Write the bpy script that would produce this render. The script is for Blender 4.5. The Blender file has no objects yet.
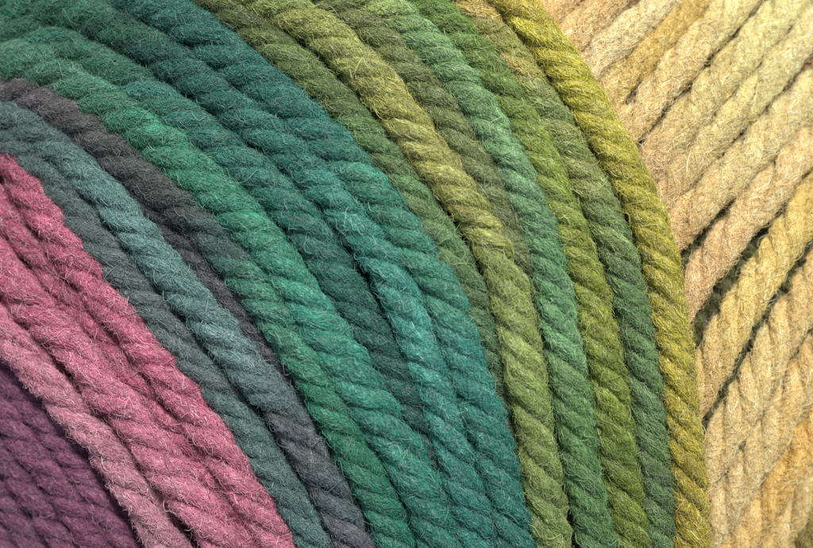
import bpy, math, random
import numpy as np

# ---------------------------------------------------------------- units: 1 Blender unit = 1 cm
S = 11.0 / 813.0            # cm covered by one traced pixel in the focal plane
D = 813 * 50 / 36.0         # camera distance in the same pixel measure
rng = np.random.default_rng(7)
scene = bpy.context.scene
scene.unit_settings.scale_length = 0.01
COL = scene.collection
GAIN = 1.0
DENS = 1.0
DESAT = .13

def lin(h):
    v = np.array([int(h[i:i + 2], 16) / 255 for i in (0, 2, 4)])
    c = np.where(v <= .04045, v / 12.92, ((v + .055) / 1.055) ** 2.4)
    g = c @ np.array([.3, .55, .15])
    return (c * (1 - DESAT) + g * DESAT) * 1.0

def mixhex(a, b, t):
    A_, B_ = [[int(h[i:i + 2], 16) for i in (0, 2, 4)] for h in (a, b)]
    return '%02x%02x%02x' % tuple(round(p * (1 - t) + q * t) for p, q in zip(A_, B_))

def dome(x, y):
    return -((x - 430) ** 2) / 3000.0 - ((y - 300) ** 2) / 3400.0

# ---------------------------------------------------------------- materials (procedural)
def wool(name, hair):
    m = bpy.data.materials.new(name); m.use_nodes = True
    nt = m.node_tree; nt.nodes.clear(); N = nt.nodes.new; L = nt.links.new
    out = N('ShaderNodeOutputMaterial')
    at = N('ShaderNodeAttribute'); at.attribute_name = 'dye'
    p = N('ShaderNodeBsdfPrincipled')
    tr = N('ShaderNodeBsdfTranslucent'); mx = N('ShaderNodeMixShader')
    if hair:
        L(at.outputs['Color'], p.inputs['Base Color'])
        p.inputs['Roughness'].default_value = .42
        p.inputs['Specular IOR Level'].default_value = .55
        mx.inputs[0].default_value = .16
        L(at.outputs['Color'], tr.inputs['Color'])
    else:
        tc = N('ShaderNodeTexCoord')
        n1 = N('ShaderNodeTexNoise'); n1.inputs['Scale'].default_value = 16; n1.inputs['Detail'].default_value = 6
        n1.inputs['Roughness'].default_value = .7
        L(tc.outputs['Object'], n1.inputs['Vector'])
        mr = N('ShaderNodeMapRange'); mr.inputs['From Min'].default_value = .3; mr.inputs['From Max'].default_value = .7
        mr.inputs['To Min'].default_value = .72; mr.inputs['To Max'].default_value = 1.12
        L(n1.outputs['Fac'], mr.inputs['Value'])
        mul = N('ShaderNodeVectorMath'); mul.operation = 'SCALE'
        L(at.outputs['Color'], mul.inputs[0]); L(mr.outputs['Result'], mul.inputs['Scale'])
        L(mul.outputs['Vector'], p.inputs['Base Color'])
        p.inputs['Roughness'].default_value = .9
        p.inputs['Specular IOR Level'].default_value = .15
        bu = N('ShaderNodeBump'); bu.inputs['Strength'].default_value = .7; bu.inputs['Distance'].default_value = .04
        n2 = N('ShaderNodeTexNoise'); n2.inputs['Scale'].default_value = 34; n2.inputs['Detail'].default_value = 5
        L(tc.outputs['Object'], n2.inputs['Vector']); L(n2.outputs['Fac'], bu.inputs['Height'])
        L(bu.outputs['Normal'], p.inputs['Normal'])
        mx.inputs[0].default_value = .12
        L(mul.outputs['Vector'], tr.inputs['Color'])
    L(p.outputs[0], mx.inputs[1]); L(tr.outputs[0], mx.inputs[2]); L(mx.outputs[0], out.inputs['Surface'])
    return m
M_PLY = wool('wool_ply', False)
M_FIB = wool('wool_fibre', True)

# ---------------------------------------------------------------- path helpers
def spline(pts, step=2.0):
    P = np.array(pts, float)
    P = np.vstack([2 * P[0] - P[1], P, 2 * P[-1] - P[-2]])
    out = []
    for i in range(1, len(P) - 2):
        p0, p1, p2, p3 = P[i - 1:i + 3]
        t = np.linspace(0, 1, 24, endpoint=False)[:, None]
        out.append(.5 * ((2 * p1) + (-p0 + p2) * t + (2 * p0 - 5 * p1 + 4 * p2 - p3) * t ** 2 + (-p0 + 3 * p1 - 3 * p2 + p3) * t ** 3))
    out.append(P[-2][None]); Q = np.vstack(out)
    d = np.r_[0, np.cumsum(np.linalg.norm(np.diff(Q[:, :2], axis=0), axis=1))]
    n = int(d[-1] / step) + 1; s = np.linspace(0, d[-1], n)
    Q = np.stack([np.interp(s, d, Q[:, k]) for k in range(Q.shape[1])], 1)
    k = np.ones(15) / 15; R = Q.copy()
    for c in range(Q.shape[1]):
        R[7:-7, c] = np.convolve(Q[:, c], k, 'valid')
    return R

def extend(pts, d=190, drop0=0):
    """carry the strand on past the frame, keeping its bend"""
    P = [list(p) + [0.0] * (3 - len(p)) for p in pts]
    def ext(a, b, c, drop):
        v1 = np.array(b[:2]) - np.array(a[:2]); v0 = np.array(c[:2]) - np.array(b[:2])
        v1 = v1 / np.linalg.norm(v1); v0 = v0 / np.linalg.norm(v0)
        ang = math.atan2(v1[0] * v0[1] - v1[1] * v0[0], v1 @ v0)
        ang = -max(-.12, min(.12, ang)) * .5
        q = []; p = np.array(a[:2], float); h = -v1
        for _ in range(2):
            h = np.array([h[0] * math.cos(ang) - h[1] * math.sin(ang), h[0] * math.sin(ang) + h[1] * math.cos(ang)])
            p = p + h * d / 2; q.append([p[0], p[1], a[2] - drop * (_ + 1) - 8 * _])
        return q
    pre = ext(P[0], P[1], P[2], drop0)[::-1]
    post = ext(P[-1], P[-2], P[-3], 0)
    return pre + P + post

def smooth_noise(n, step, wl, amp):
    k = max(4, int(n * step / wl) + 4)
    c = rng.normal(0, 1, k)
    x = np.linspace(0, k - 1.001, n); i = x.astype(int); f = x - i; f = f * f * (3 - 2 * f)
    return amp * (c[i] * (1 - f) + c[np.minimum(i + 1, k - 1)] * f)

def unit(v): return v / np.maximum(np.linalg.norm(v, axis=-1, keepdims=True), 1e-9)

def to3d(Q, level):
    z = dome(Q[:, 0], Q[:, 1]) + level + Q[:, 2]
    f = (D - z) / D
    return np.stack([(Q[:, 0] - 406.5) * f, -(Q[:, 1] - 274) * f, z], 1)

def colours(stops, axis, Q):
    ks = np.array([a for a, _ in stops], float); cs = np.array([lin(h) for _, h in stops])
    return lambda v: np.stack([np.interp(v, ks, cs[:, k]) for k in range(3)], -1)

def mesh_from_rings(name, R, C, mat, parent):
    n, m, _ = R.shape
    me = bpy.data.meshes.new(name)
    idx = np.arange(n * m).reshape(n, m)
    a = idx[:-1]; b = idx[1:]
    f = np.stack([a, np.roll(a, -1, 1), np.roll(b, -1, 1), b], -1).reshape(-1, 4)
    me.vertices.add(n * m); me.vertices.foreach_set('co', (R * S).astype(np.float32).ravel())
    me.loops.add(f.size); me.loops.foreach_set('vertex_index', f.astype(np.int32).ravel())
    me.polygons.add(len(f)); me.polygons.foreach_set('loop_start', np.arange(0, f.size, 4, dtype=np.int32))
    me.update(calc_edges=True)
    me.polygons.foreach_set('use_smooth', np.ones(len(f), bool))
    at = me.attributes.new('dye', 'FLOAT_COLOR', 'POINT')
    cc = np.ones((n, m, 4), np.float32); cc[..., :3] = C[:, None, :]
    at.data.foreach_set('color', cc.ravel())
    me.materials.append(mat)
    o = bpy.data.objects.new(name, me); COL.objects.link(o); o.parent = parent
    return o

def fibres(name, P, R, C, parent):
    """P (n,K,3) px, R (n,K) px, C (n,3)"""
    n, K, _ = P.shape
    hc = bpy.data.hair_curves.new(name)
    hc.add_curves([K] * n)
    hc.points.foreach_set('position', (P * S).astype(np.float32).ravel())
    ra = hc.attributes.get('radius') or hc.attributes.new('radius', 'FLOAT', 'POINT')
    ra.data.foreach_set('value', (R * S).astype(np.float32).ravel())
    at = hc.attributes.new('dye', 'FLOAT_COLOR', 'CURVE')
    cc = np.ones((n, 4), np.float32); cc[:, :3] = C
    at.data.foreach_set('color', cc.ravel())
    hc.materials.append(M_FIB)
    o = bpy.data.objects.new(name, hc); COL.objects.link(o); o.parent = parent
    return o

def wig(n, K, amp, cyc):
    t = np.linspace(0, 1, K)[None]
    o = 0
    for j in (1, 2):
        o = o + rng.normal(0, amp / j, (n, 1)) * np.sin(t * 2 * np.pi * cyc * j * rng.uniform(.5, 1.3, (n, 1)) + rng.uniform(0, 6.28, (n, 1)))
    return o

# ---------------------------------------------------------------- one strand of 4-ply wool
def strand(label, pts, stops, level=0, rad=18, pitch=128, axis='y', group=None, fuzz=1.0, jit=.06, halo=1.0, alt=None, lobes=(.555, .457), gain=1.0, wide=1.02, coarse=1.0, vary=.2):
    Q = spline(extend(pts, drop0=22 if axis == 'x' else 0))
    n = len(Q); step = 2.0
    s = np.arange(n) * step
    Q[:, 0] += smooth_noise(n, step, 70, .55); Q[:, 1] += smooth_noise(n, step, 70, .55)
    Q[:, 2] += smooth_noise(n, step, 90, .8)
    if axis == 'x' and level > -50:      # the cream strands dive under the yellow one
        yx = np.interp(Q[:, 1], [-60, 0, 57, 145, 227, 319, 427, 548], [462, 515, 558, 613, 651, 671, 684, 691])
        Q[:, 2] -= np.clip((yx - 4 - Q[:, 0]) * .7, 0, 60)
    C3 = to3d(Q, level)
    mid = C3[n // 2] * S
    root = bpy.data.objects.new('yarn_strand', None); COL.objects.link(root)
    root.empty_display_size = .3
    root['label'] = label; root['category'] = 'yarn strand'
    if group: root['group'] = group
    base = C3[n // 2].copy()
    root.location = base * S
    C3 = C3 - base
    T = unit(np.gradient(C3, axis=0)); Z = np.array([0, 0, 1.0])
    U = unit(np.cross(T, Z)); W = np.cross(U, T)
    rr = rad * wide * (1 + smooth_noise(n, step, 70, .04))
    rh = rr * lobes[0]; rp0 = rr * lobes[1]
    phi0 = rng.uniform(0, 6.28)
    ph = 2 * np.pi * s / (pitch * 1.0 * rng.uniform(.96, 1.05)) + smooth_noise(n, step, 80, .32) + phi0
    if group == GG and axis == 'y': stops = [(a_, mixhex(h_, '64804a' if 'bright yellow' not in label else '9c9638', .22)) for a_, h_ in stops]
    cf = colours(stops, axis, Q)
    key = Q[:, 1] if axis == 'y' else Q[:, 0]
    stray = []
    for k in range(4):
        a = ph + k * 1.5708 + rng.normal(0, .09) + smooth_noise(n, step, 60, .15)
        rhk = rh * (1 + smooth_noise(n, step, 50, .05))
        nrm = np.cos(a)[:, None] * U + np.sin(a)[:, None] * W
        P = C3 + nrm * rhk[:, None]
        Tp = unit(np.gradient(P, axis=0))
        N = unit(nrm - (nrm * Tp).sum(1)[:, None] * Tp); B = np.cross(Tp, N)
        rp = rp0 * (1 + smooth_noise(n, step, 38, .05))
        # dye of this ply: the strand's own colour run, a little ahead or behind its neighbours
        v = key + rng.normal(0, 12) + smooth_noise(n, step, 70, 9)
        col = cf(v)
        if alt is not None:
            w = np.clip(smooth_noise(n, step, 34, .25) + .10, 0, .45)[:, None]
            col = col * (1 - w) + lin(alt) * w
        col = col * np.exp(smooth_noise(n, step, 40, jit * .6))[:, None] * np.exp(rng.normal(0, jit * .5))
        col = np.clip(col * gain, 0, .88)
        LA = np.array([rng.uniform(.12, .85, 9), rng.integers(1, 7, 9) * rng.choice([-1, 1], 9), rng.uniform(0, 6.28, 9)])
        def lock(q, th):
            o = 0
            for j in range(9):
                o = o + np.sin(q * LA[0, j] * .8 + th * LA[1, j] + LA[2, j] + 1.3 * np.sin(q * .13 + j))
            return o / 3.0
        LB = np.array([rng.uniform(.05, .35, 7), rng.integers(1, 4, 7) * rng.choice([-1, 1], 7), rng.uniform(0, 6.28, 7)])
        def lock2(q, th):
            o = 0
            for j in range(7):
                o = o + np.sin(q * LB[0, j] + th * LB[1, j] + LB[2, j])
            return o / 2.0
        # tube
        m = 14; th = np.linspace(0, 2 * np.pi, m, endpoint=False)
        sub = slice(0, n, 2)
        Ps, Ns, Bs, rs, cs = P[sub], N[sub], B[sub], rp[sub] * .93, col[sub]
        nn = len(Ps)
        nz = 1 + .05 * rng.normal(0, 1, (nn, m)); nz = (nz + np.roll(nz, 1, 0) + np.roll(nz, 1, 1) + np.roll(nz, -1, 0)) / 4
        # fibre bundles: shallow ridges that run round the ply
        sr = s[sub][:, None]
        nz = nz + .035 * np.sin(5 * (th[None] - sr * .075) + 1.5 * np.sin(sr * .05)) + .02 * np.sin(9 * (th[None] - sr * .07))
        lump = .55 * lock(s[sub][:, None], np.where(th > np.pi, th - 2 * np.pi, th)[None]) * (np.cos(th)[None] > -.6)
        ring = Ps[:, None] + (rs[:, None] * nz + lump)[..., None] * (np.cos(th)[None, :, None] * Ns[:, None] + np.sin(th)[None, :, None] * Bs[:, None])
        ply = mesh_from_rings('ply', ring, cs, M_PLY, root)
        # ---- fibres
        Lt = s[-1]
        inside = (Q[:, 0] > -40) & (Q[:, 0] < 853) & (Q[:, 1] > -40) & (Q[:, 1] < 588)
        dens = np.where(inside, 1.0, .3); cdf = np.cumsum(dens); total = cdf[-1] * step; cdf = cdf / cdf[-1]
        def sample(cnt, c=None):
            return np.interp(rng.uniform(0, 1, cnt), cdf if c is None else c, s)
        def at(arr, q):
            q = np.clip(q / step, 0, n - 1.001); i = q.astype(int); f = q - i
            if arr.ndim == 2: f = f[..., None]
            return arr[i] * (1 - f) + arr[i + 1] * f
        allP, allR, allC = [], [], []
        hw = 1 + 1.3 * np.exp(-((Q[:, 0] - 60) / 260) ** 2 - ((Q[:, 1] - 20) / 170) ** 2)
        cdfh = np.cumsum(dens * hw); totalh = cdfh[-1] * step; cdfh = cdfh / cdfh[-1]
        K = 8; tt = np.linspace(0, 1, K)[None]
        def emit(cnt, Lr, lift, wv, rad_, tmin, kind):
            s0 = sample(cnt, cdfh if kind != 'skin' else None)
            
            th0 = rng.normal(0, 1.15, cnt) if kind not in ('halo', 'bloom') else rng.normal(0, .95, cnt)
            L_ = rng.uniform(*Lr, cnt)
            al = np.radians(rng.normal(34, 7 if kind == 'skin' else 24, cnt) + 17 * lock2(s0, th0))
            sg = np.where(rng.random(cnt) < .5, 1, -1)
            ds = (L_ * np.cos(al) * sg)[:, None] * (tt - .5 * (kind == 'skin'))
            r0 = at(rp, s0)[:, None]
            dth = (L_ * np.sin(al) * sg)[:, None] * (tt - .5 * (kind == 'skin')) / r0
            q = s0[:, None] + ds
            ok = (q.min(1) > 2) & (q.max(1) < Lt - 4)
            th_ = th0[:, None] + dth + wig(cnt, K, wv / 8.0, 1.1)
            if kind == 'bloom':      # short hairs that stand off the surface
                up = rng.uniform(.25, .95, (cnt, 1)) * L_[:, None]
                q = s0[:, None] + ds * .55; th_ = th0[:, None] + dth * .55 + wig(cnt, K, .12, 1.0)
                r = at(rp, q) * .96 + up * .62 * tt ** 1.2
            elif kind == 'skin':
                r = at(rp, q) * (.96 + .04 * rng.random((cnt, 1))) + .55 * lock(q, th_) + np.abs(wig(cnt, K, lift, .8)) + rng.exponential(lift * .35, (cnt, 1))
            else:
                prof = tt ** rng.uniform(.6, 1.6, (cnt, 1))
                r = at(rp, q) * .97 + rng.exponential(lift, (cnt, 1)).clip(0, lift * 3.2) * (prof if kind == 'halo' else np.sin(np.pi * tt)) + wig(cnt, K, lift * .3, 1.0)
            X = at(P, q) + r[..., None] * (np.cos(th_)[..., None] * at(N, q) + np.sin(th_)[..., None] * at(B, q))
            if kind != 'skin':
                for c in range(3):
                    X[..., c] += wig(cnt, K, lift * .45, 1.2) * tt
            # drop what points down into the ball
            nz_ = (np.cos(th0)[:, None] * at(N, s0) + np.sin(th0)[:, None] * at(B, s0))[:, 2]
            ok &= nz_ > -.35
            g = at(a, s0)
            X = X[ok]; c_ = at(col, s0)[ok]
            c_ = c_ * np.exp(rng.normal(0, vary, (len(c_), 1)) + (vary * .8 * lock2(s0, th0 + 2))[ok][:, None])
            gray = c_.max(1, keepdims=True)
            pale = rng.random((len(c_), 1)) < {'skin': .08, 'halo': .34, 'loop': .3, 'bloom': .34}[kind]
            c_ = np.where(pale, c_ * .95 + gray * .42 * np.array([1.03, 1.04, .96]) + .035, c_)  # light wool fibres; extra paleness in halo and bloom paints highlight glints
            rd = rad_ * rng.uniform(.7, 1.25, (len(c_), 1)) * (np.clip(np.minimum(tt, 1 - tt) * 6, .35, 1) if kind in ('skin', 'loop') else np.clip((1 - tt) * 3, .3, 1))
            allP.append(X); allR.append(rd * np.ones((len(c_), K))); allC.append(np.clip(c_, 0, .95))
        emit(int(total * 6.8 * fuzz * DENS * rad / 18), (9, 32), .5, .7, .43 * coarse, 0, 'skin')
        emit(int(totalh * 3.2 * fuzz * halo * DENS), (7, 22), 2.3, 1.9, .21, 0, 'halo')
        emit(int(totalh * 3.2 * fuzz * halo * DENS), (5, 13), 2.2, .8, .19, 0, 'bloom')
        fibres('fuzz', np.concatenate(allP), np.concatenate(allR), np.concatenate(allC), ply)
        allP, allR, allC = [], [], []
        emit(int(totalh * .24 * fuzz * halo * DENS), (12, 34), 2.4, 3.0, .28, 0, 'loop')
        stray.append([np.concatenate(v) for v in (allP, allR, allC)])
    fibres('stray_fibres', *[np.concatenate([q[i] for q in stray]) for i in range(3)], root)
    return root

# ---------------------------------------------------------------- the strands, traced from the photograph
GP, GU, GS, GT, GG, GW = ('pink strands along the left', 'plum strands in the lower left corner', 'slate grey strands beside the pink',
                          'teal strands across the middle', 'green and olive strands', 'cream strands on the right')
STR = []
def A(label, group, pts, stops, **k): STR.append((label, group, pts, stops, k))

# plum
A('plum strand tucked right against the pale edge of the lowest pink strand', GU,
  [(-20, 345), (8, 372), (35, 405), (62, 438), (85, 470), (108, 508), (130, 548)], [(340, '8e5880'), (548, '865070')], level=-22, rad=16.5, pitch=100)
A('plum strand second from the pink ones, in the lower left corner', GU,
  [(-30, 372), (-5, 400), (22, 432), (48, 465), (70, 498), (90, 530), (102, 550)], [(360, '865278'), (548, '865072')], level=-18, rad=16, pitch=100)
A('plum strand third from the pink ones, in the lower left corner', GU,
  [(-40, 402), (-15, 428), (10, 458), (35, 490), (55, 520), (72, 550)], [(360, '7c5278'), (548, '825070')], level=-22, rad=16, pitch=100)
A('dark plum strand fourth from the pink ones, crossing the very corner', GU,
  [(-50, 430), (-25, 456), (0, 488), (22, 518), (42, 550)], [(360, '6c4868'), (548, '7a4c6c')], level=-30, rad=16, pitch=100)
A('plum strand farthest into the lower left corner of the photo', GU,
  [(-60, 462), (-35, 488), (-10, 518), (12, 552)], [(360, '74486c'), (548, '865478')], level=-30, rad=16, pitch=100)
# pink
A('paler pink strand on the lower left edge, hairy where it meets the plum strands', GP,
  [(-30, 288), (0, 322), (27, 354), (56, 387), (88, 424), (118, 460), (143, 498), (163, 533), (172, 550)],
  [(300, 'cc6888'), (400, 'cc7890'), (548, 'c47c90')], level=0, rad=19, pitch=140)
A('bright pink strand with plump plies, second up from the plum corner', GP,
  [(-20, 240, -2), (0, 266), (22, 293), (47, 318), (75, 346), (101, 379), (130, 413), (158, 450), (186, 488), (212, 523), (230, 548)],
  [(240, 'be5674'), (400, 'cc6c8c'), (548, 'd2748f')], level=3, rad=20, pitch=142)
A('deeper rose strand sunk in the groove between two bright pink strands', GP,
  [(-20, 182), (0, 206), (24, 234), (50, 266), (77, 300), (102, 330), (127, 362), (152, 396), (184, 434), (214, 476), (240, 520), (256, 548)],
  [(180, 'b85472'), (300, 'b85472'), (548, 'b85674')], level=-10, rad=17, pitch=135)
A('pink strand bordering the slate grey strands, tucked under them at its top', GP,
  [(-22, 122, -16), (0, 145, -14), (18, 168, -8), (38, 198, -4), (62, 235), (90, 274), (119, 311), (147, 348), (176, 385), (204, 421), (231, 463), (258, 506), (281, 548)],
  [(150, 'b04e6c'), (260, 'c45c7c'), (400, 'cc6484'), (548, 'c86c86')], level=0, rad=19, pitch=140)
# slate
A('slate grey strand bordering the pink, the lowest of the grey ones', GS,
  [(-30, 128), (0, 136), (28, 152), (50, 175), (74, 204), (96, 236), (122, 272), (150, 305), (172, 333), (194, 358), (216, 386), (234, 408), (248, 428), (265, 453), (283, 482), (302, 515), (318, 548)],
  [(130, '4c6664'), (190, '4c605e'), (240, '50605f'), (350, '566465'), (430, '4c6866'), (548, '4c6c6a')], level=-4, rad=17, pitch=122)
A('slate strand with a blue-green tint, second up from the pink', GS,
  [(-30, 116), (0, 117), (25, 122), (50, 139), (76, 162), (101, 188), (125, 215), (145, 240), (163, 264), (186, 291), (210, 319), (235, 350), (262, 382), (279, 402), (293, 423), (309, 450), (325, 480), (341, 512), (356, 548)],
  [(110, '4c5f5e'), (200, '547a76'), (300, '567a77'), (350, '567472'), (400, '54686a'), (450, '54585e'), (500, '4c5f62'), (548, '55585f')], level=0, rad=18, pitch=122)
A('dark brownish grey strand sunk in the groove between slate and teal', GS,
  [(60, 118, -20), (90, 146, -14), (112, 168, -6), (136, 190), (160, 215), (185, 242), (208, 267), (228, 294), (248, 322), (270, 354), (292, 388, -4), (315, 428, -10), (340, 480, -14)],
  [(160, '3c4244'), (200, '484a50'), (320, '4c4c54'), (430, '40484a')], level=-12, rad=15, pitch=118)
# teal
A('strand running from brownish grey at the left edge to teal at the bottom', GT,
  [(-30, 88), (0, 89), (28, 92), (54, 103), (80, 119), (105, 139), (130, 160), (156, 181), (182, 202), (208, 226), (232, 253), (253, 281), (276, 313), (297, 346), (316, 378), (343, 424), (362, 462), (379, 498), (394, 535), (399, 550)],
  [(85, '606266'), (140, '5c6062'), (165, '4a5c58'), (210, '4c5656'), (250, '3e6c64'), (290, '3c8270'), (400, '258468'), (548, '1e7662')], level=0, rad=19, pitch=126)
A('brightest sea green strand, above the grey-to-teal one', GT,
  [(-30, 60), (0, 59), (30, 63), (60, 74), (90, 92), (116, 108), (146, 130), (176, 155), (206, 181), (234, 208), (258, 236), (281, 265), (303, 296), (322, 326), (341, 357), (361, 388), (381, 418), (401, 450), (419, 485), (432, 517), (441, 548)],
  [(60, '428468'), (150, '2a866a'), (230, '2c8c74'), (330, '2e907a'), (430, '258470'), (548, '1f7c6a')], level=3, rad=20.5, pitch=130)
A('dull teal strand sinking into the groove right of the brightest sea green one', GT,
  [(-30, 34), (0, 34), (32, 36), (60, 45), (90, 59), (119, 75), (150, 95), (181, 117), (215, 143), (249, 168), (281, 198), (307, 229), (330, 262, -2), (352, 297, -5), (375, 336, -7), (395, 370, -8), (412, 402, -10), (430, 442, -14), (446, 490, -20)],
  [(34, '2c6e58'), (100, '2c7868'), (200, '267a68'), (300, '246a5c'), (442, '205c50')], level=-1, rad=19, pitch=124)
A('teal strand that starts along the top left edge, third from the green border', GT,
  [(-30, 4), (0, 4), (42, 5), (85, 15), (126, 34), (165, 57), (201, 81), (236, 107), (270, 134), (301, 161), (330, 189), (353, 216), (375, 244), (392, 273), (408, 310), (422, 349), (440, 402), (457, 460), (469, 502), (481, 548)],
  [(4, '2c7860'), (50, '1c5a4c'), (110, '267468'), (200, '2e8878'), (320, '329888'), (420, '2a8678'), (548, '267c70')], level=0, rad=19, pitch=126, halo=1.2)
A('teal strand with a bluish cast on the border with the olive strands', GT,
  [(60, -30), (108, -12), (150, 3), (186, 23), (217, 45), (246, 69), (275, 94), (305, 121), (335, 151), (362, 180), (386, 208), (410, 240), (431, 270), (448, 305), (460, 349), (477, 402), (496, 460), (506, 502), (517, 548)],
  [(0, '267464'), (60, '227064'), (120, '267a6c'), (200, '34886f'), (300, '3c8e78'), (350, '2c8c7e'), (430, '24806e'), (548, '26786a')], level=2, rad=19, pitch=126, halo=1.2)
# green and olive
A('mossy strand hugging the teal border and sinking into shade lower down', GG,
  [(165, -40), (198, -14), (226, 8), (256, 31), (286, 55), (313, 80), (341, 107), (367, 135), (391, 164), (413, 196), (437, 232), (458, 265), (473, 300, -4), (486, 337, -8), (499, 372, -14), (512, 412, -20)],
  [(0, '4c5c30'), (80, '5c7c3a'), (150, '508048'), (230, '5a8c58'), (300, '4a7c50'), (400, '446848')], level=-3, rad=17.5, pitch=120, alt='54602c')
A('light olive strand, the first raised one right of the teal border', GG,
  [(205, -45), (238, -18), (268, 1), (299, 18), (328, 36), (354, 60), (380, 87), (401, 115), (423, 147), (449, 180), (471, 208), (490, 238), (503, 270), (515, 318), (524, 365), (533, 413), (543, 487), (553, 548)],
  [(0, '7e9644'), (60, '929c48'), (150, '9a9e42'), (190, '989e42'), (250, '7e9642'), (330, '8ca44e'), (420, '6e903e'), (548, '708e44')], level=3, rad=19, pitch=118, alt='8a9038')
A('dark moss strand sunk between the light olive and the bluish green strand', GG,
  [(265, -45), (300, -20), (331, -2), (361, 20), (390, 47), (416, 76), (440, 107), (462, 140), (482, 173), (500, 206), (513, 238, -4), (523, 272, -8), (532, 310, -14), (540, 360, -22)],
  [(0, '76803e'), (60, '6a7c44'), (150, '6a8048'), (300, '5c6c44')], level=-4, rad=17.5, pitch=118, alt='66763a')
A('bluish green strand turning grass green low down, between two olive ones', GG,
  [(315, -40), (347, -15), (379, 3), (410, 27), (443, 59), (470, 92), (493, 130), (512, 165), (528, 200), (541, 232), (549, 265), (556, 301), (562, 340), (567, 370), (576, 427), (583, 472), (591, 512), (599, 548)],
  [(0, '86a050'), (30, '6c9c5c'), (100, '689860'), (170, '649668'), (260, '528e5c'), (320, '609e68'), (370, '609050'), (430, '4c8040'), (548, '4c7e48')], level=2, rad=18.5, pitch=112)
A('olive yellow strand, third in from the bright yellow border strand', GG,
  [(370, -42), (402, -14), (431, 9), (459, 36), (483, 65), (504, 94), (521, 121), (535, 150), (547, 179), (559, 209), (572, 240), (584, 275), (594, 312), (601, 343), (607, 370), (614, 427), (621, 479), (627, 514), (633, 548)],
  [(0, '64884a'), (50, '6c8c4a'), (110, '728c4c'), (160, '90a048'), (260, '909840'), (370, '929a3a'), (430, '6e8836'), (548, '808c38')], level=0, rad=18, pitch=112, alt='5c7c3c')
A('strand going from mustard at the top to dark green, next to the yellow border strand', GG,
  [(408, -44), (438, -16), (462, 4), (484, 26), (501, 46), (518, 70), (535, 94), (552, 122), (572, 155), (588, 183), (600, 206), (611, 232), (623, 267), (632, 300), (638, 335), (644, 370), (650, 427), (655, 479), (658, 514), (660, 548)],
  [(0, 'b09c38'), (40, 'aa9c3c'), (75, '949a40'), (115, '7a8e44'), (160, '949c44'), (210, '748c48'), (280, '567e4a'), (400, '56784a'), (548, '56784a')], level=-3, rad=18, pitch=112, alt='5c7c3c')
A('bright yellow strand on the outer border, lying over the cream strands', GG,
  [(468, -52), (494, -24), (516, 2), (537, 28), (558, 57), (577, 86), (596, 116), (613, 145), (632, 183), (651, 227), (663, 275), (671, 319), (677, 364), (684, 427), (688, 480), (690, 514), (691, 548)],
  [(0, 'd0b23c'), (60, 'd0be40'), (150, 'c6b438'), (250, 'bcaa38'), (360, 'c4ac34'), (450, 'bca232'), (548, 'b49a2c')], level=9, rad=17.5, pitch=104)
# cream: run down left to up right beneath the yellow strand
A('peach strand barely showing at the top edge, first right of the yellow border', GW,
  [(478, 86), (504, 58), (530, 30), (557, 2), (584, -26)], [(540, 'dcae72'), (640, 'e0ba88')], level=-30, rad=19, pitch=150, axis='x')
A('peach strand in the notch between the yellow border and the top edge', GW,
  [(520, 90), (548, 62), (576, 34), (602, 8), (630, -20)], [(540, 'dcae72'), (640, 'e0ba88')], level=-27, rad=19, pitch=150, axis='x')
A('palest cream strand, lying left of the mustard tinted one at the top', GW,
  [(535, 128), (562, 98), (588, 70), (614, 43), (640, 20), (668, -4), (690, -24)], [(560, 'd8b080'), (610, 'e0bf94'), (690, 'e0c498')], level=-27, rad=17.5, pitch=150, axis='x')
A('mustard tinted strand half sunk between the cream ones near the top', GW,
  [(560, 150), (585, 120), (608, 95), (632, 67), (656, 42), (684, 12), (706, -12)], [(590, 'd4b070'), (640, 'd2aa54'), (680, 'd0a850'), (706, 'd8b878')], level=-33, rad=17, pitch=150, axis='x')
A('cream strand just right of the mustard tinted one, up to the top edge', GW,
  [(562, 205), (588, 174), (612, 146), (636, 117), (660, 89), (685, 60), (709, 32), (734, 3), (752, -18)], [(600, 'd4aa7c'), (700, 'dcba80'), (750, 'e4c88e')], level=-27, rad=18, pitch=150, axis='x')
A('broad cream strand, fourth from the top right corner', GW,
  [(575, 255), (598, 226), (621, 198), (645, 170), (668, 142), (692, 113), (722, 78), (750, 47), (775, 19), (797, -8)], [(640, 'd0a676'), (720, 'd8bc80'), (797, 'e4cc96')], level=-26, rad=19, pitch=154, axis='x')
A('cream strand third from the top right corner, with a thin dark crease below it', GW,
  [(585, 290), (609, 260), (634, 229), (658, 197), (685, 167), (714, 137), (741, 108), (765, 82), (790, 52), (815, 23)], [(640, 'd4a878'), (740, 'd6bc84'), (815, 'e0c498')], level=-27, rad=17, pitch=150, axis='x')
A('cream strand whose lower side opens on the first dark gap', GW,
  [(600, 325), (624, 295), (648, 264), (672, 233), (696, 207), (723, 181), (750, 155), (776, 129), (801, 104), (826, 79)], [(650, 'd8a870'), (740, 'd8b884'), (826, 'dcc08c')], level=-26, rad=19.6, pitch=152, axis='x')
A('peach cream strand between the first and second dark gaps', GW,
  [(628, 388), (648, 356), (668, 322), (690, 288), (716, 254), (742, 222), (766, 193), (790, 163), (815, 134)], [(680, 'dcae7c'), (780, 'e0ba86')], level=-24, rad=18.4, pitch=152, axis='x')
A('yellowish cream strand between the second and third dark gaps', GW,
  [(652, 474), (670, 438), (690, 402), (710, 367), (731, 328), (750, 295), (770, 263), (791, 231), (812, 202), (830, 178)], [(690, 'dab074'), (740, 'deb870'), (790, 'deb868')], level=-24, rad=19.3, pitch=152, axis='x')
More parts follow.
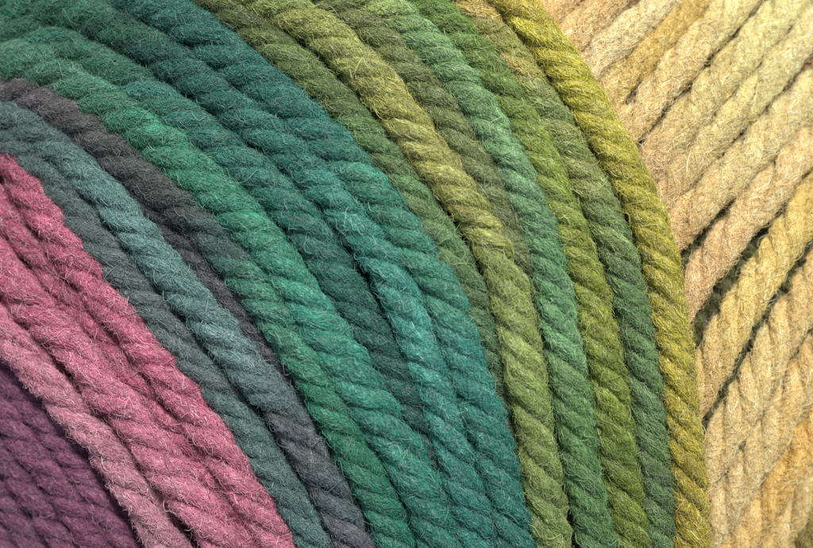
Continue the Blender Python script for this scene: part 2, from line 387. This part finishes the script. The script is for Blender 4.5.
A('cream strand below the third and longest dark gap', GW,
  [(656, 560), (676, 522), (698, 480), (718, 446), (738, 412), (757, 378), (774, 347), (793, 315), (812, 286), (830, 260)], [(700, 'dab27e'), (760, 'e0bc84'), (820, 'dcb070')], level=-25, rad=19.4, pitch=152, axis='x')
A('cream strand between the thin lower crease and the orange strand', GW,
  [(672, 590), (692, 558), (712, 526), (732, 493), (752, 462), (770, 434), (787, 405), (804, 376), (824, 345)], [(700, 'd6b284'), (760, 'dcb882'), (820, 'dcb070')], level=-25, rad=18.3, pitch=152, axis='x')
A('orange tinted strand low on the right, beside the plain cream ones', GW,
  [(712, 590), (730, 558), (748, 528), (767, 499), (787, 468), (807, 434), (826, 402)], [(720, 'dab078'), (760, 'deae64'), (800, 'deac58')], level=-24, rad=17.5, pitch=150, axis='x')
A('cream strand right of the orange tinted one, near the bottom right corner', GW,
  [(738, 601), (758, 568), (776, 538), (795, 506), (815, 474), (835, 442)], [(750, 'd8b070'), (800, 'dcb47c')], level=-27, rad=17, pitch=150, axis='x')
A('olive strand peeping out at the bottom right corner of the photo', GG,
  [(766, 606), (785, 574), (803, 545), (823, 513), (843, 481)], [(780, '8c7e2c'), (830, '8a822a')], level=-20, rad=17, pitch=110, axis='x')
# what shows down in the gaps between the cream strands
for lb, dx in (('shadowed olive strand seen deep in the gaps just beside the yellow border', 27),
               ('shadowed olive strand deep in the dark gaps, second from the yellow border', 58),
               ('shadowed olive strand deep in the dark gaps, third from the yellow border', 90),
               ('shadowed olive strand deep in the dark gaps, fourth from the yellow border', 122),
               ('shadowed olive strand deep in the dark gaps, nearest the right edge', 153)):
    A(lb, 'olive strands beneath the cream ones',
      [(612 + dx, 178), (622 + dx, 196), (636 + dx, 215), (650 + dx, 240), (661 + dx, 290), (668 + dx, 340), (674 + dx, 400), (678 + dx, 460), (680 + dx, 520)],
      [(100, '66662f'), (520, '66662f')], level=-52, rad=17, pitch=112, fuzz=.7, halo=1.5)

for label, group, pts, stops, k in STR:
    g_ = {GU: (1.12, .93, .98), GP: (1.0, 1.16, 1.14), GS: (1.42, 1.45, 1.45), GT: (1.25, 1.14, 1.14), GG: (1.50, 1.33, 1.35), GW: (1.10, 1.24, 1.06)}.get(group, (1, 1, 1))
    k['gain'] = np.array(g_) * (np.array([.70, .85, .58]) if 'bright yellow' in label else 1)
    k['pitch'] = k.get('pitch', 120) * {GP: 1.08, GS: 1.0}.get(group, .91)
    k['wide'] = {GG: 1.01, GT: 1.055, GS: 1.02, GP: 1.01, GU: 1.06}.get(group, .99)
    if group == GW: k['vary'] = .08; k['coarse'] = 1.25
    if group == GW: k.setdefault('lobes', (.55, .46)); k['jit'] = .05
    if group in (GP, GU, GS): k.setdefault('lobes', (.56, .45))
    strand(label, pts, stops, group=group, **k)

# ---------------------------------------------------------------- inner windings under everything
def inner():
    nx, ny = 260, 180
    X, Y = np.meshgrid(np.linspace(-130, 945, nx), np.linspace(-130, 680, ny))
    ridge = np.abs(np.sin((X * .78 - Y * .62) / 34 * np.pi + .5 * np.sin(Y / 60)))
    Zz = dome(X, Y) - 62 + 9 * ridge + rng.normal(0, .8, X.shape)
    tan = 1 / (1 + np.exp((Y - 205 + (X - 650) * .25) / 14)) / (1 + np.exp((585 + .3 * Y - X) / 12))
    Zz = np.where(X > 640, Zz - 18, Zz) + 34 * tan
    f = (D - Zz) / D
    co = np.stack([(X - 406.5) * f, -(Y - 274) * f, Zz], -1) * S
    me = bpy.data.meshes.new('inner_yarn')
    idx = np.arange(nx * ny).reshape(ny, nx)
    F = np.stack([idx[:-1, :-1], idx[1:, :-1], idx[1:, 1:], idx[:-1, 1:]], -1).reshape(-1, 4)
    me.from_pydata(co.reshape(-1, 3).tolist(), [], F.tolist())
    me.polygons.foreach_set('use_smooth', np.ones(len(F), bool))
    at = me.attributes.new('dye', 'FLOAT_COLOR', 'POINT')
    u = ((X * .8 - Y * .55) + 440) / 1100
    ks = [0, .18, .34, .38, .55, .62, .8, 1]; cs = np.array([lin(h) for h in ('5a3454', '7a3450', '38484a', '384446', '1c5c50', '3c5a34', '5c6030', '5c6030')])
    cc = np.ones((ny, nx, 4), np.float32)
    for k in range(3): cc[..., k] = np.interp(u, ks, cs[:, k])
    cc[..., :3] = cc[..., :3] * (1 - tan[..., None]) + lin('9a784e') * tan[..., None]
    at.data.foreach_set('color', cc.ravel())
    me.materials.append(M_PLY)
    o = bpy.data.objects.new('inner_yarn', me); COL.objects.link(o)
    # loose fibres lying on the inner windings
    cnt = 40000; K = 6; tt = np.linspace(0, 1, K)[None]
    gx = rng.uniform(2, nx - 3, cnt); gy = rng.uniform(2, ny - 3, cnt)
    a0 = rng.uniform(-.5, .9, cnt)[:, None] + wig(cnt, K, .5, 1); L_ = rng.uniform(10, 34, cnt)[:, None]
    dx = np.cumsum(np.cos(a0) * L_ / K, 1) / 4.15; dy = np.cumsum(np.sin(a0) * L_ / K, 1) / 4.53
    gx = np.clip(gx[:, None] + dx, 0, nx - 1.01); gy = np.clip(gy[:, None] + dy, 0, ny - 1.01)
    ix, iy = gx.astype(int), gy.astype(int); fx, fy = (gx - ix)[..., None], (gy - iy)[..., None]
    g = lambda a: (a[iy, ix] * (1 - fx) + a[iy, ix + 1] * fx) * (1 - fy) + (a[iy + 1, ix] * (1 - fx) + a[iy + 1, ix + 1] * fx) * fy
    X3 = g(co) / S; X3[..., 2] += rng.uniform(.2, 5, (cnt, 1)) + np.abs(wig(cnt, K, 1.5, 1))
    c0 = cc[iy[:, 0], ix[:, 0], :3] * np.exp(rng.normal(.15, .3, (cnt, 1)))
    fibres('fuzz', X3, rng.uniform(.25, .45, (cnt, 1)) * np.ones((cnt, K)), np.clip(c0, 0, .9), o)
    o['label'] = 'shaded inner windings of the yarn ball seen in the deepest creases'; o['category'] = 'inner yarn'; o['kind'] = 'stuff'
inner()

# ---------------------------------------------------------------- light: soft window light from the upper right
w = bpy.data.worlds.new('World'); scene.world = w; w.use_nodes = True
w.node_tree.nodes['Background'].inputs[0].default_value = (.82, .92, 1, 1)
w.node_tree.nodes['Background'].inputs[1].default_value = .17
def area(name, loc, target, size, power, col):
    l = bpy.data.lights.new(name, 'AREA'); l.shape = 'DISK'; l.size = size; l.energy = power; l.color = col
    o = bpy.data.objects.new(name, l); COL.objects.link(o)
    import mathutils
    o.location = loc
    d = mathutils.Vector(target) - mathutils.Vector(loc)
    o.rotation_euler = d.to_track_quat('-Z', 'Y').to_euler()
area('window_light', (9, 29, 40), (0, 0, 0), 8, 18500, (1, .97, .92))

# ---------------------------------------------------------------- camera
cam = bpy.data.cameras.new('camera'); co = bpy.data.objects.new('camera', cam); COL.objects.link(co)
co.location = (0, 0, D * S); cam.lens = 50; cam.sensor_width = 36
cam.clip_start = .5; cam.clip_end = 200
cam.dof.use_dof = True; cam.dof.focus_distance = (D + 12) * S; cam.dof.aperture_fstop = .085
scene.camera = co
scene.view_settings.view_transform = 'Standard'; scene.view_settings.look = 'None'
scene.view_settings.exposure = 0.93; scene.view_settings.gamma = 1
scene.cycles.max_bounces = 8; scene.cycles.diffuse_bounces = 5; scene.cycles.transmission_bounces = 4
scene.cycles.use_denoising = False
scene.cycles_curves.shape = 'RIBBONS'
